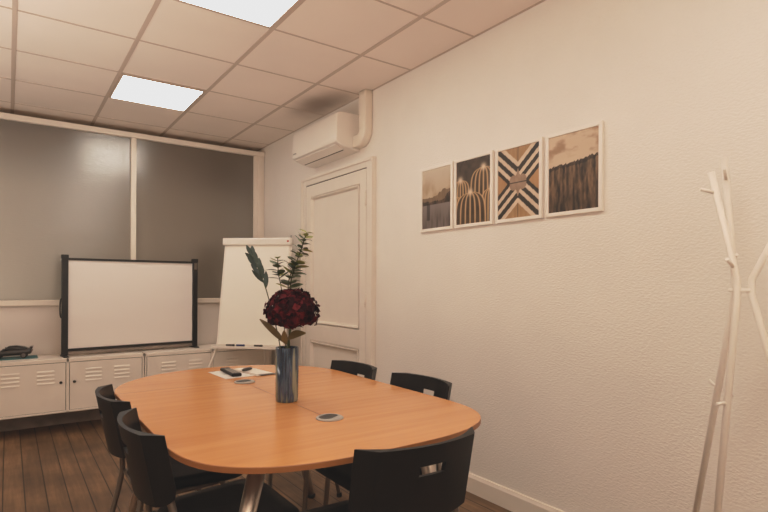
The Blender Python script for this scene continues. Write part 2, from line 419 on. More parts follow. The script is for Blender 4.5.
# ---------------------------------------------------------------- table
TZ = .74; TX = -1.297; TR = .555; TY0, TY1 = -3.82, -3.0
t = thing('conference_table', 'oval beech conference table with splayed silver legs in the middle of the room', 'table', (TX, (TY0 + TY1) / 2, 0))
hl = (TY1 - TY0) / 2
def stadium(r, n=48):
    """two straight sides with elliptical ends, the near one a little squarer"""
    P = []; k_ = r / TR
    for k in range(n + 1): a = PI * k / n; P.append((r * math.cos(a), hl + .507 * k_ * math.sin(a)))
    for k in range(n + 1):
        a = PI + PI * k / n; c_, s_ = math.cos(a), math.sin(a); q = lambda v: math.copysign(abs(v) ** (2 / 2.95), v)
        P.append((r * q(c_), -hl + .455 * k_ * q(s_)))
    return P
b = bm_new()
outl = [(TR, TZ - .017), (TR, TZ - .002), (TR - .002, TZ)]
rings = [[b.verts.new((x, y, z)) for x, y in stadium(r)] for r, z in outl]
for i, (a, c) in enumerate(zip(rings, rings[1:])):
    n = len(a)
    for k in range(n):
        f = b.faces.new((a[k], a[(k + 1) % n], c[(k + 1) % n], c[k])); f.material_index = 1
b.faces.new(rings[-1]).material_index = 0
b.faces.new(rings[0][::-1]).material_index = 1
top = obj('tabletop', b, ['beech', 'beech_edge'], t)
b = bm_new()
add_box(b, -.0016, .0016, -hl - .02, hl, TZ - .001, TZ + .0003)
add_box(b, -TR + .004, TR - .004, hl - .0012, hl + .0012, TZ - .001, TZ + .0003)
obj('seam', b, 'seam', top)
for sx in (-1, 1):
    for sy in (-1, 1):
        b = bm_new()
        yt = sy * (hl + .17); yb = yt + sy * .03
        tp, bt = Vector((sx * .300, yt, TZ - .022)), Vector((sx * .485, yb, .012))
        add_tube(b, [tp, tp.lerp(bt, .5), bt], .025, 20, radii=[.027, .025, .021])
        lg = obj('leg', b, 'chrome', t)
        b = bm_new(); add_lathe(b, [(.024, 0), (.026, .004), (.026, .016), (.02, .02)], 20, center=(bt.x, bt.y), closed_top=True)
        obj('foot', b, 'rubber', lg)
b = bm_new()
for sy in (-1, 1): add_box(b, -.33, .33, sy * (hl + .17) - .02, sy * (hl + .17) + .02, TZ - .062, TZ - .018)
for sx in (-1, 1): add_box(b, sx * .2 - .02, sx * .2 + .02, -hl - .15, hl + .15, TZ - .057, TZ - .018)
obj('underframe', b, 'tube', t)
for gy in (-3.868 , -3.035):
    b = bm_new(); cy = gy - (TY0 + TY1) / 2
    add_lathe(b, [(.049, TZ), (.049, TZ + .003), (.045, TZ + .006), (.034, TZ + .0065)], 36, center=(.003, cy), closed_top=True)
    gm = obj('cable_grommet', b, 'greycap', t)
    b = bm_new()
    pts = [( .003 - .004 + .037 * math.cos(a) , cy + .003 + .027 * math.sin(a)) for a in [2 * PI * k / 28 for k in range(28)]]
    pts = [(x, y + .006 * math.sin((x) * 80)) for x, y in pts]
    add_prism(b, pts, 'z', TZ + .0062, TZ + .0075)
    obj('cap', b, 'darkcap', gm)

# ---------------------------------------------------------------- chairs
def make_chair(label):
    t = thing('conference_chair', label, 'chair', group='black chairs around the table')
    # seat: rounded shell cushion, slightly dished
    b = bm_new()
    def outline(s, n=10):
        P = []
        hx, y0, y1 = .212 * s, .090 - .205 * s, .090 + .205 * s
        r = [.06, .06, .085, .085]
        cs = [(-hx, y0), (hx, y0), (hx, y1), (-hx, y1)]
        for i, (cx, cy) in enumerate(cs):
            q = r[i]; ix = cx + (q if cx < 0 else -q); iy = cy + (q if i < 2 else -q)
            st = [PI, 1.5 * PI, 0, .5 * PI][i]
            for k in range(n + 1):
                a = st + .5 * PI * k / n; P.append((ix + q * math.cos(a), iy + q * math.sin(a)))
        return [(x * (1 - .22 * min(1, max(0, (.13 - y) / .22)) ** 1.3), y) for x, y in P]
    def dish(x, y): return -.012 * (1 - (x / .22) ** 2) - .006 * max(0, (y - .17) / .125) ** 2 - .02 * max(0, (-.04 - y) / .075) ** 2
    layers = [(.93, .422), (1.0, .434), (1.0, .452), (.97, .462), (.75, .464), (.4, .464)]
    rg = [[b.verts.new((x, y, z + dish(x, y))) for x, y in outline(s)] for s, z in layers]
    for a, c in zip(rg, rg[1:]):
        n = len(a)
        for k in range(n): f = b.faces.new((a[k], a[(k + 1) % n], c[(k + 1) % n], c[k])); f.smooth = True
    b.faces.new(rg[0][::-1]); b.faces.new(rg[-1])
    obj('seat', b, 'seatp', t)
    # backrest: wrapped shell with folded wings, hand slot, rounded lower corners
    NU, NV, ZT, ZB = 48, 24, .785, .558
    HC0, HC1 = NU // 2 - 5, NU // 2 + 5
    def outer(u):
        a = abs(u)
        if a < .76: return u / .76 * .166, -.244 + .028 * (a / .76) ** 2
        k = (a - .76) / .24
        return math.copysign(.166 + .042 * k, u), -.216 + .056 * k
    def inner(u):
        a = abs(u); x = u * .204
        return x, -.231 + .073 * a ** 2.2
    def bottom(u):
        a = abs(u); z = ZB + .020 * a * a
        if a > .80: z += .045 * (1 - math.sqrt(max(0, 1 - ((a - .80) / .20) ** 2)))
        return z
    lean = lambda z: -(z - .775) * .20
    b = bm_new(); grid = {}
    us = [-1 + 2 * i / NU for i in range(NU + 1)]
    for i, u in enumerate(us):
        zb_ = bottom(u)
        for j in range(NV + 1):
            z = zb_ + (ZT - zb_) * j / NV
            for s, fn in ((0, outer), (1, inner)):
                x, y = fn(u); grid[i, j, s] = b.verts.new((x, y + lean(z), z))
    J0, J1 = 15, 18
    def hole(i, j): return HC0 <= i < HC1 and J0 <= j < J1
    for i in range(NU):
        for j in range(NV):
            if hole(i, j): continue
            for s in (0, 1):
                q = [grid[i, j, s], grid[i + 1, j, s], grid[i + 1, j + 1, s], grid[i, j + 1, s]]
                f = b.faces.new(q if s == 0 else q[::-1]); f.smooth = True
    for i in range(NU):
        for j in (0, NV): b.faces.new((grid[i, j, 0], grid[i + 1, j, 0], grid[i + 1, j, 1], grid[i, j, 1]))
    for j in range(NV):
        for i in (0, NU): b.faces.new((grid[i, j, 0], grid[i, j + 1, 0], grid[i, j + 1, 1], grid[i, j, 1]))
    for j in range(J0, J1):
        for i in (HC0, HC1): b.faces.new((grid[i, j, 0], grid[i, j + 1, 0], grid[i, j + 1, 1], grid[i, j, 1]))
    for i in range(HC0, HC1):
        for j in (J0, J1): b.faces.new((grid[i, j, 0], grid[i + 1, j, 0], grid[i + 1, j, 1], grid[i, j, 1]))
    back = obj('backrest', b, 'blackp', t)
    back.modifiers.new('es', 'EDGE_SPLIT').split_angle = math.radians(24)
    # legs and rails
    for s in (-1, 1):
        b = bm_new()
        path = smooth_path([(s * .208, -.215, .012), (s * .203, -.155, .25), (s * .196, -.124, .39), (s * .188, -.122, .46), (s * .168, -.128, .55), (s * .155, -.152, .63)], 6)
        add_tube(b, path, .0115, 14); lg = obj('leg', b, 'tube', t)
        b = bm_new(); add_lathe(b, [(.013, 0), (.015, .004), (.0145, .022), (.012, .024)], 14, center=(s * .208, -.215), closed_top=True); obj('rubber_foot', b, 'rubber', lg)
        b = bm_new()
        path = smooth_path([(s * .205, .225, .012), (s * .197, .205, .25), (s * .190, .190, .405), (s * .175, .150, .422)], 6)
        add_tube(b, path, .0115, 14); lg = obj('leg', b, 'tube', t)
        b = bm_new(); add_lathe(b, [(.013, 0), (.015, .004), (.0145, .022), (.012, .024)], 14, center=(s * .205, .225), closed_top=True); obj('rubber_foot', b, 'rubber', lg)
    b = bm_new()
    for s in (-1, 1): add_tube(b, [(s * .193, -.124, .410), (s * .178, .17, .415)], .010, 12)
    add_tube(b, [(-.180, .15, .413), (.180, .15, .413)], .010, 12); add_tube(b, [(-.190, -.11, .411), (.190, -.11, .411)], .010, 12)
    obj('seat_frame', b, 'tube', t)
    return t
spots = [(-1.276, -4.188, -.03, 'black chair with hand slot seen from behind at the near end of the table'),
         (-1.704, -3.725, -PI / 2, 'black chair pushed up to the left side of the table, nearer of two'),
         (-1.704, -3.200, -PI / 2, 'black chair on the left side of the table nearer the white lockers'),
         (-.892, -3.098, PI / 2, 'black chair between table and wall, nearer the white panelled door'),
         (-.858, -3.628, PI / 2, 'black chair between table and textured wall, nearer the camera')]
for i, (x, y, rz, lab) in enumerate(spots):
    c = make_chair(lab) if i == 0 else copy_tree(chair0)
    if i == 0: chair0 = c
    c.location = (x, y, 0); c.rotation_euler = (0, 0, rz); c['label'] = lab

# ---------------------------------------------------------------- locker cabinets along the partition
def cabinet(x0, x1, label):
    yb, yf, zt, zb = YB - .045, -.55, .605, .172
    t = thing('locker_cabinet', label, 'cabinet', ((x0 + x1) / 2, (yb + yf) / 2, 0), group='low white lockers along the partition')
    ox, oy = -(x0 + x1) / 2, -(yb + yf) / 2
    def BX(b, a, c, e, f, g_, h): add_box(b, a + ox, c + ox, e + oy, f + oy, g_, h)
    b = bm_new()
    BX(b, x0, x1, yf + .02, yb, zb, zt - .03)            # carcass behind the doors
    BX(b, x0, x1, yf, yb, zt - .03, zt)                  # top
    BX(b, x0, x1, yf, yf + .03, zb, zb + .015)
    BX(b, x0, x0 + .014, yf, yf + .03, zb, zt); BX(b, x1 - .014, x1, yf, yf + .03, zb, zt)
    xm = (x0 + x1) / 2
    BX(b, xm - .011, xm + .011, yf, yf + .03, zb, zt)
    obj('body', b, 'cabinet', t, bevel=.003)
    b = bm_new(); BX(b, x0 + .014, x1 - .014, yf + .0125, yf + .0195, zb + .015, zt - .03); obj('door_gap', b, 'gap', t)
    for s in (0, 1):
        a, c = (x0 + .018, xm - .015) if s == 0 else (xm + .015, x1 - .018)
        b = bm_new(); BX(b, a, c, yf + .002, yf + .0128, zb + .018, zt - .034)
        dr = obj('door', b, 'cabinet', t, bevel=.002)
        w = c - a
        vents = (.205, .60) if s == 1 else (.215, .640)
        for v in vents:
            b = bm_new()
            for k in range(4):
                zc = zt - .034 - .062 - .031 * k; xa, xb = a + v * w, a + (v + .218) * w
                # pressed louver: half round hood open below
                prof = [(yf + .003, zc + .010), (yf + .0005, zc + .006), (yf - .0025, zc - .001), (yf - .003, zc - .005), (yf + .003, zc - .003)]
                add_prism(b, [(y + oy, z) for y, z in prof], 'x', xa + ox, xb + ox)
            obj('vent', b, 'cabinet', dr)
        lx = c - .032 if s == 0 else a + .032
        b = bm_new()
        for k in range(1): add_tube(b, [(lx + ox, yf + .004 + oy, .415), (lx + ox, yf - .004 + oy, .415), (lx + ox, yf - .006 + oy, .415)], .011, 16)
        obj('lock', b, 'black', dr)
    for xx in (x0 + .04, x1 - .04):
        for yy in (yf + .06, yb - .04):
            b = bm_new(); BX(b, xx - .016, xx + .016, yy - .016, yy + .016, 0, zb); obj('leg', b, 'cabinet', t)
cabinet(-2.405, -1.262, 'long white metal locker cabinet with a model car on top')
cabinet(-1.256, -.085, 'white metal locker cabinet partly behind the flip chart')

# ---------------------------------------------------------------- portable projection screen
A, B = Vector((-1.848, -.435, 0)), Vector((-.775, -.333, 0))
ang = math.atan2(B.y - A.y, B.x - A.x); W = (B - A).length; mid = (A + B) / 2
t = thing('projection_screen', 'white tabletop projection screen with black posts standing on the lockers', 'projection screen', (mid.x, mid.y, .605), ang)
hw = W / 2
for s, h in ((-1, .838), (1, .838)):
    b = bm_new(); add_box(b, s * hw - .023, s * hw + .023, -.018, .018, .012, h)
    p_ = obj('post', b, 'black', t, bevel=.004)
    b = bm_new(); add_box(b, s * hw - .018, s * hw + .018, -.075, .10, 0, .012)
    obj('foot', b, 'black', p_, bevel=.003)
    b = bm_new(); add_box(b, s * hw - .026, s * hw + .026, -.021, .021, h - .03, h + .003); obj('end_cap', b, 'black', p_, bevel=.004)
b = bm_new(); add_tube(b, smooth_path([(-hw - .02, 0, .32), (-hw - .030, 0, .335), (-hw - .034, 0, .40), (-hw - .030, 0, .465), (-hw - .02, 0, .48)], 5), .006, 8); obj('handle', b, 'black', t)
b = bm_new(); add_box(b, hw - .012, hw + .014, -.0225, -.0205, .74, .80); obj('sticker', b, 'tube', t)
b = bm_new(); add_box(b, -hw + .023, hw - .023, -.009, .009, .796, .815); obj('top_bar', b, 'black', t)
b = bm_new(); add_box(b, -hw + .023, hw - .023, -.012, .012, .045, .066); obj('bottom_bar', b, 'black', t)
b = bm_new(); add_box(b, -hw + .023, hw - .023, -.006, .03, .014, .044); obj('roller_case', b, 'plinth', t, bevel=.006)
b = bm_new()
n = 24
rows = []
for i in range(n + 1):
    x = -hw + .024 + (2 * hw - .048) * i / n
    rows.append([b.verts.new((x, .003 * math.sin(z * 21 + .6) * math.sin(x * 2.2), .066 + (.796 - .066) * k / 14)) for k, z in enumerate([j / 14 for j in range(15)])])
for i in range(n):
    for k in range(14): b.faces.new((rows[i][k], rows[i + 1][k], rows[i + 1][k + 1], rows[i][k + 1])).smooth = True
obj('screen_sheet', b, 'screen', t)

# ---------------------------------------------------------------- flip chart
t = thing('flip_chart', 'white flip chart easel with cream paper pad in the corner', 'flip chart', (-.335, -.80, 0), math.radians(-43))
ZT_, ZB_ = 1.60, .655
def FY(z): return -.175 * (ZT_ - z) / (ZT_ - ZB_)
b = bm_new()
def slab(b, x0, x1, z0, z1, f, bk):
    v = []
    for x in (x0, x1):
        for z in (z0, z1):
            for o in (f, bk): v.append(b.verts.new((x, FY(z) + o, z)))
    for q in ((0, 1, 3, 2), (4, 6, 7, 5), (0, 4, 5, 1), (2, 3, 7, 6), (0, 2, 6, 4), (1, 5, 7, 3)): b.faces.new([v[i] for i in q])
slab(b, -.318, .328, ZB_, ZT_, 0, .018)
obj('board', b, 'whitepl', t, bevel=.003)
b = bm_new(); slab(b, -.295, .312, ZB_ + .012, ZT_ - .01, -.009, -.001)
obj('paper_pad', b, 'paper', t)
b = bm_new(); add_box(b, -.328, .338, -.035, .02, ZT_ - .03, ZT_ + .036)
tb = obj('clamp_bar', b, 'whitepl', t, bevel=.006)
b = bm_new(); add_box(b, .293, .311, -.0365, -.0345, ZT_ - .004, ZT_ + .012); obj('badge', b, 'red', tb)
b = bm_new(); add_tube(b, [(.328, -.02, ZT_ + .035), (.328, -.02, ZT_ + .06)], .006, 8); obj('knob', b, 'greycap', tb)
b = bm_new()
add_prism(b, [(-.175, ZB_ + .004), (-.255, ZB_ + .004), (-.262, ZB_ + .004), (-.262, ZB_ - .016), (-.175, ZB_ - .016)], 'x', -.328, .328)
obj('tray', b, 'whitepl', t)
for s in (-1, 1):
    b = bm_new(); add_tube(b, [(.005 + s * .304, -.165, ZB_ + .01), (.005 + s * .314, -.18, ZB_ - .03), (s * .53, -.31, .0)], .011, 12); obj('leg', b, 'rack', t)
b = bm_new(); add_tube(b, [(0, .03, 1.5), (0, .29, .0)], .011, 12); obj('leg', b, 'rack', t)
fc = t
for k, (x, m_, lab) in enumerate(((-.15, 'black', 'black marker pen on the flip chart tray, leftmost of three'), (-.055, 'blue', 'blue marker pen in the middle of the flip chart tray'), (.11, 'darkcap', 'dark marker pen on the flip chart tray beside the flowers'))):
    # pens lie in the chart's tray
    R = Matrix.Rotation(math.radians(-43), 4, 'Z'); p = Vector((-.335, -.80, 0)) + (R @ Vector((x, -.2535, ZB_ + .0135)))
    pen = thing('marker_pen', lab, 'pen', (p.x, p.y, p.z), math.radians(-43), group='marker pens on the flip chart tray')
    b = bm_new(); add_tube(b, [(-.04, 0, 0), (.012, 0, 0)], .0085, 10); obj('barrel', b, m_, pen)
    b = bm_new(); add_tube(b, [(.013, 0, 0), (.036, 0, 0)], .0092, 10); obj('cap', b, m_, pen)

# ---------------------------------------------------------------- air conditioner and its duct
ya, yb = -2.04, -1.285
t = thing('air_conditioner', 'white wall air conditioner above the panelled door', 'air conditioner', (0, (ya + yb) / 2, 2.24))
def rp(poly): return poly
prof = [(-.001, .285), (-.150, .285), (-.185, .281), (-.207, .268), (-.214, .250), (-.221, .085), (-.222, .066), (-.216, .050), (-.200, .040), (-.150, .022), (-.09, .008), (-.04, .001), (-.001, .003)]
L_ = (yb - ya) / 2
b = bm_new()
A_ = []
def acring(y, sc):
    cx, cz = -.1, .15
    return [b.verts.new((cx + (x - cx) * sc, y, cz + (z - cz) * sc)) for x, z in prof]
rg = [acring(-L_, .93), acring(-L_ + .006, .985), acring(-L_ + .016, 1), acring(L_ - .016, 1), acring(L_ - .006, .985), acring(L_, .93)]
for a, c in zip(rg, rg[1:]):
    n = len(a)
    for k in range(n): b.faces.new((a[k], a[(k + 1) % n], c[(k + 1) % n], c[k])).smooth = True
b.faces.new(rg[0][::-1]); b.faces.new(rg[-1])
for v in b.verts: v.co.x = min(v.co.x, -.0005)
o = obj('casing', b, 'whitepl', t)
o.modifiers.new('es', 'EDGE_SPLIT').split_angle = math.radians(35)
b = bm_new()   # air flap below the front
add_prism(b, [(-.205, .037), (-.130, .013), (-.128, .008), (-.204, .031)], 'y', -L_ + .03, L_ - .03); obj('air_flap', b, 'whitepl', t)
b = bm_new()
add_prism(b, [(-.126, .0175), (-.112, .0125), (-.112, .0085), (-.126, .0105)], 'y', -L_ + .07, L_ - .04); obj('air_slot', b, 'gap', t)
b = bm_new(); add_box(b, -.2275, -.221, L_ - .085, L_ - .035, .082, .09); obj('nameplate', b, 'greycap', t)
# cable duct
t = bm_new()
cyd = -2.165
path = smooth_path([(-.036, cyd, H - .004), (-.036, cyd, 2.42), (-.036, cyd, 2.38), (-.036, cyd + .008, 2.345), (-.036, cyd + .035, 2.314), (-.036, cyd + .07, 2.306), (-.036, cyd + .1235, 2.306)], 6)
hwid, dep = .046, .034
prev = None
rgs = []
for i, p in enumerate(path):
    tn = (path[min(i + 1, len(path) - 1)] - path[max(i - 1, 0)]).normalized()
    s = tn.cross(Vector((1, 0, 0))).normalized(); X = Vector((1, 0, 0))
    ring = []
    for k in range(20):
        a = 2 * PI * k / 20; ca, sa = math.cos(a), math.sin(a)
        q = lambda v: math.copysign(abs(v) ** .22, v)
        ring.append(t.verts.new(p + s * (hwid * q(ca)) + X * (dep * q(sa))))
    rgs.append(ring)
for a, c in zip(rgs, rgs[1:]):
    for k in range(20): t.faces.new((a[k], a[(k + 1) % 20], c[(k + 1) % 20], c[k])).smooth = True
t.faces.new(rgs[0][::-1]); t.faces.new(rgs[-1])
tag(obj('cable_duct', t, 'duct'), 'cream plastic cable duct rising from the air conditioner to the ceiling', 'cable duct')

# ---------------------------------------------------------------- four framed pictures
def fbm(h, w, sy, sx, oct=4):
    out = np.zeros((h, w)); amp = 1.
    for o in range(oct):
        gy, gx = int(sy * 2 ** o) + 2, int(sx * 2 ** o) + 2
        g_ = rng.random((gy + 1, gx + 1))
        yy = np.linspace(0, gy - 1.001, h); xx = np.linspace(0, gx - 1.001, w)
        y0, x0 = yy.astype(int), xx.astype(int); fy, fx = (yy - y0)[:, None], (xx - x0)[None]
        fy = fy * fy * (3 - 2 * fy); fx = fx * fx * (3 - 2 * fx)
        a = g_[np.ix_(y0, x0)] * (1 - fx) + g_[np.ix_(y0, x0 + 1)] * fx; c = g_[np.ix_(y0 + 1, x0)] * (1 - fx) + g_[np.ix_(y0 + 1, x0 + 1)] * fx
        out += amp * (a * (1 - fy) + c * fy); amp *= .5
    return (out - out.min()) / (out.max() - out.min())
PH, PW = 132, 96
vv, uu = np.meshgrid(np.linspace(0, 1, PH), np.linspace(0, 1, PW), indexing='ij')    # v up, u to the right as hung
def mix(a, b, t): return np.asarray(a) * (1 - t[..., None]) + np.asarray(b) * t[..., None]
def sm(x, a, b): t = np.clip((x - a) / (b - a), 0, 1); return t * t * (3 - 2 * t)
def pic_harbour():
    n = fbm(PH, PW, 3, 3); n2 = fbm(PH, PW, 8, 14); n3 = fbm(PH, PW, 3, 16)
    sky = mix((.50, .40, .28), (.36, .25, .14), sm(n, .35, .9)); sky = mix(sky, (.55, .46, .35), sm(vv, .6, 1))
    water = mix((.16, .125, .11), (.085, .062, .05), sm(n3, .3, .8)); water = mix((.22, .18, .16), water, sm(.44 - vv, 0, .35))
    land = mix((.10, .06, .035), (.03, .02, .013), sm(n2, .3, .7))
    hill = .50 + .10 * sm(uu, .35, .8) + .05 * n2
    im = np.where((vv > .42)[..., None], sky, water)
    im = np.where(((vv > .42) & (vv < hill))[..., None], mix((.26, .17, .10), (.13, .08, .045), n2), im)
    im = np.where(((vv > .40) & (vv < .44 + .04 * n2 + .12 * sm(uu, .72, .95)))[..., None], land, im)
    im = np.where(((abs(uu - .22) < .06) & (vv > .14) & (vv < .42))[..., None], im * .35, im)
    return im
def pic_cactus():
    n = fbm(PH, PW, 9, 9)
    im = mix((.030, .019, .012), (.085, .055, .032), n)
    A = PH / PW
    for cx, cy, r in ((.12, .70, .26), (.80, .84, .36), (1.02, .50, .26), (-.06, .46, .22), (.42, .49, .44)):
        dx = (uu - cx); dy = (vv - cy) * A
        # rounded body below the crown
        body = (abs(dx) < r * np.clip(1 - np.exp(dy * 6 / r * .5), 0, 1) ** .5) & (dy < .02)
        im = np.where(body[..., None], mix((.036, .023, .014), (.09, .058, .033), n), im)
        for k in range(-3, 4):
            s = k / 3
            w = r * np.clip(1 - np.exp(np.minimum(dy, 0) * 3.4 / r), 0, 1) ** .55
            d_ = abs(dx - s * w)
            line = np.exp(-(d_ / .019) ** 2) * (dy < .01) * sm(-dy, 1.15, .5) * .9
            im = mix(im, (.60, .38, .19), np.clip(line, 0, 1))
        crown = np.exp(-((dx ** 2 + dy ** 2) / .0042)); im = mix(im, (.72, .56, .40), np.clip(crown, 0, 1) * (r > .22))
    return im
def pic_chevron():
    x = (uu - .5) * 2; y = (vv - .5) * 2
    n = fbm(PH, PW, 14, 14)
    black, white = mix((.022, .016, .012), (.04, .03, .022), n), mix((.60, .45, .32), (.70, .55, .41), n)
    ax, ay = abs(x), abs(y)
    d_ = ay - ax * .65                                  # >0 above and below, <0 at the sides
    wood_tb = mix((.30, .165, .07), (.42, .25, .12), fbm(PH, PW, 4, 22)); wood_tb = np.where((abs(x) < .02)[..., None], wood_tb * .5, wood_tb)
    wood_s = mix((.34, .18, .075), (.45, .26, .12), fbm(PH, PW, 4, 18))
    im = np.where((d_ > .3)[..., None], wood_tb, wood_s)
    for a, c, col in ((-.33, -.19, black), (-.19, -.05, white), (-.05, .11, black), (.11, .25, white), (.25, .43, black), (.43, .58, white)): im = np.where(((d_ >= a) & (d_ < c))[..., None], col, im)
    star = (np.maximum(ax, ay) + .9 * np.minimum(ax, ay) - .35 * np.sin(4 * np.arctan2(ay, ax)) * .3) < .40
    im = np.where(star[..., None], mix((.27, .17, .11), (.38, .26, .18), n), im)
    im = np.where((star & (ay < .02))[..., None], (.07, .05, .035), im)
    return im
def pic_forest():
    n = fbm(PH, PW, 7, 3); n2 = fbm(PH, PW, 3, 22); n3 = fbm(PH, PW, 12, 30)
    cl = fbm(PH, PW, 9, 3); sky = mix((.60, .45, .31), (.34, .21, .12), sm(cl, .42, .75)); sky = mix((.62, .48, .34), sky, sm(vv, .62, .80))
    ridge = .585 + .07 * uu + .05 * n2 - .03 * n
    tr = np.clip(.75 * n2 + .5 * n3 - .25, 0, 1)
    trees = mix((.022, .013, .008), (.36, .21, .105), tr ** 1.4); trees = mix(trees * .55, trees, sm(vv, .02, .35))
    edge = np.where((vv > ridge - .05)[..., None], trees * .35, trees)
    return np.where((vv > ridge)[..., None], sky, edge)
def picture(y1, y0, img, label):
    """y1 = far edge (left as seen), y0 = near edge"""
    z0, z1 = 1.556, 1.969
    cy, cz = (y0 + y1) / 2, (z0 + z1) / 2; hy, hz = (y1 - y0) / 2, (z1 - z0) / 2
    t = thing('framed_picture', label, 'picture', (0, cy, cz), group='four white framed pictures in a row')
    w = .0185
    b = bm_new()
    add_box(b, -.018, -.001, -hy, -hy + w, -hz, hz); add_box(b, -.018, -.001, hy - w, hy, -hz, hz)
    add_box(b, -.018, -.001, -hy + w, hy - w, hz - w, hz); add_box(b, -.018, -.001, -hy + w, hy - w, -hz, -hz + w)
    obj('frame', b, 'frame', t, bevel=.002)
    me = bpy.data.meshes.new('print')
    iy, iz = hy - w + .001, hz - w + .001
    co = [(-.0125, iy - 2 * iy * u, -iz + 2 * iz * v) for v in np.linspace(0, 1, PH) for u in np.linspace(0, 1, PW)]
    fc = [(r * PW + c, (r + 1) * PW + c, (r + 1) * PW + c + 1, r * PW + c + 1) for r in range(PH - 1) for c in range(PW - 1)]
    me.from_pydata(co, [], fc); me.update()
    at = me.color_attributes.new('paint', 'FLOAT_COLOR', 'POINT')
    buf = np.ones((PH * PW, 4), np.float32); buf[:, :3] = np.clip(img, 0, 1).reshape(-1, 3); at.data.foreach_set('color', buf.ravel())
    me.materials.append(M['paint'])
    o = bpy.data.objects.new('print', me); C.objects.link(o); o.parent = t
picture(-2.797, -3.108, pic_harbour(), 'white framed sepia print of water and a low shore, leftmost of the row')
picture(-3.122, -3.436, pic_cactus(), 'white framed print of spiny round cacti')
picture(-3.456, -3.774, pic_chevron(), 'white framed print of black and white chevrons forming an X')
picture(-3.796, -4.110, pic_forest(), 'white framed print of a misty forest, rightmost of the row')

# ---------------------------------------------------------------- vase with flowers
VX, VY = -1.300, -3.525
t = bm_new(); add_lathe(t, [(.042, 0), (.045, .003), (.0462, .02), (.0467, .216), (.0457, .219), (.0437, .217), (.0432, .03), (.040, .014), (.001, .013)], 40)
tag(obj('glass_vase', t, 'vase', loc=(VX, VY, TZ)), 'iridescent blue green glass cylinder vase on the table', 'vase')
Rr, Up = Vector((.817, -.576, 0)), Vector((0, 0, 1)); Fw = Vector((.576, .817, 0))
def V(r, z, f=0): return Rr * r + Up * z + Fw * f       # bouquet offsets: to the right, up, away
base = Vector((VX, VY, TZ))
def stem_mesh(parent, pts, r=.0028):
    b = bm_new(); add_tube(b, smooth_path(pts, 6), r, 8); return obj('stem', b, 'stem', parent)
# hydrangea
hy_ = thing('hydrangea_stem', 'burgundy hydrangea flower standing in the glass vase', 'flower', tuple(base + V(0, .016)))
cz = .350
stem_mesh(hy_, [V(-.015, .0, .01), V(-.006, .15, .0), V(.010, .25), V(.018, .32)], .0045)
b = bm_new()
cen = V(.018, cz)
for i in range(380):
    k = (i + .5) / 380; ph = math.acos(1 - 2 * k); th = PI * (1 + 5 ** .5) * i
    dr_ = Vector((math.sin(ph) * math.cos(th), math.sin(ph) * math.sin(th), math.cos(ph)))
    lump = 1 + .09 * math.sin(2.2 * dr_.x * 4 + 1) * math.sin(2.5 * dr_.y * 4) + .05 * math.sin(9 * dr_.z) + random.uniform(-.10, .05)
    p = cen + Vector((dr_.x * .098, dr_.y * .096, dr_.z * .080)) * lump
    if dr_.z < -.6: p.z += .02
    tone = random.choice((0, 0, 1, 1, 2))
    nr = (dr_ + Vector((random.uniform(-.5, .5), random.uniform(-.5, .5), random.uniform(-.3, .5)))).normalized()
    a = nr.orthogonal().normalized(); c_ = nr.cross(a); o_ = random.uniform(0, PI)
    for q in range(4):
        an = o_ + q * PI / 2; dd = a * math.cos(an) + c_ * math.sin(an) + nr * .25
        add_leaf(b, p, dd, nr, random.uniform(.014, .021), random.uniform(.015, .020), curl=random.uniform(-.3, .6), fold=.2, nseg=2, mi=tone)
obj('flower_head', b, ['petal', 'petal_dark', 'petal_red'], hy_)
b = bm_new(); 
bmesh.ops.create_uvsphere(b, u_segments=16, v_segments=10, radius=1)
for v in b.verts: v.co = cen + Vector((v.co.x * .078, v.co.y * .076, v.co.z * .062 + .004))
obj('flower_core', b, 'petal_dark', hy_)
for (p0, dr_, ln, wd, cu) in ((V(-.010, .222, -.01), V(-.078, .092, -.02), .135, .028, .20), (V(.004, .235, -.01), V(.06, .045, -.03), .075, .045, .4), (V(-.002, .215, -.012), V(-.008, .07, -.03), .06, .028, .15)):
    b = bm_new(); add_leaf(b, p0, dr_, V(-.2, 1, -.9), ln, wd, curl=cu, fold=.35, nseg=7); obj('leaf', b, 'brownleaf', hy_)
# eucalyptus sprigs
def eucalyptus(label, pts, n, size, start):
    e = thing('eucalyptus_sprig', label, 'foliage', tuple(base + V(0, .016)), group='eucalyptus sprigs in the vase')
    path = smooth_path(pts, 10); stem_mesh(e, pts, .0022)
    b = bm_new()
    for i in range(n):
        k = start + (1 - start) * i / (n - 1); q = path[min(len(path) - 1, int(k * (len(path) - 1)))]; q2 = path[max(0, int(k * (len(path) - 1)) - 1)]
        tn = (q - q2).normalized() if (q - q2).length > 1e-6 else Up
        s0 = tn.cross(Fw).normalized(); s1 = tn.cross(s0)
        an = i * 1.15
        for sg in (1, -1):
            dd = (s0 * math.cos(an) + s1 * math.sin(an)) * sg + tn * .35
            sz = size * (1.05 - .45 * i / n) * random.uniform(.8, 1.15)
            add_leaf(b, q, dd, tn + Vector((random.uniform(-.4, .4), random.uniform(-.4, .4), 0)), sz, sz * .62, curl=random.uniform(-.1, .35), fold=.12, mi=1 if (i > n * .8 or random.random() < .15) else 0)
    obj('leaves', b, ['euca', 'euca_y'], e)
eucalyptus('tall eucalyptus sprig rising to the right behind the hydrangea', [V(.012, .0, .02), V(.005, .2, .02), V(.004, .42, .03), V(.022, .52, .03), V(.050, .60, .03), V(.072, .672, .03)], 20, .056, .56)
eucalyptus('short eucalyptus sprig left of the tall one', [V(-.004, .0, .03), V(-.012, .2, .03), V(-.028, .42, .03), V(-.042, .50, .03), V(-.046, .565, .03)], 8, .056, .68)
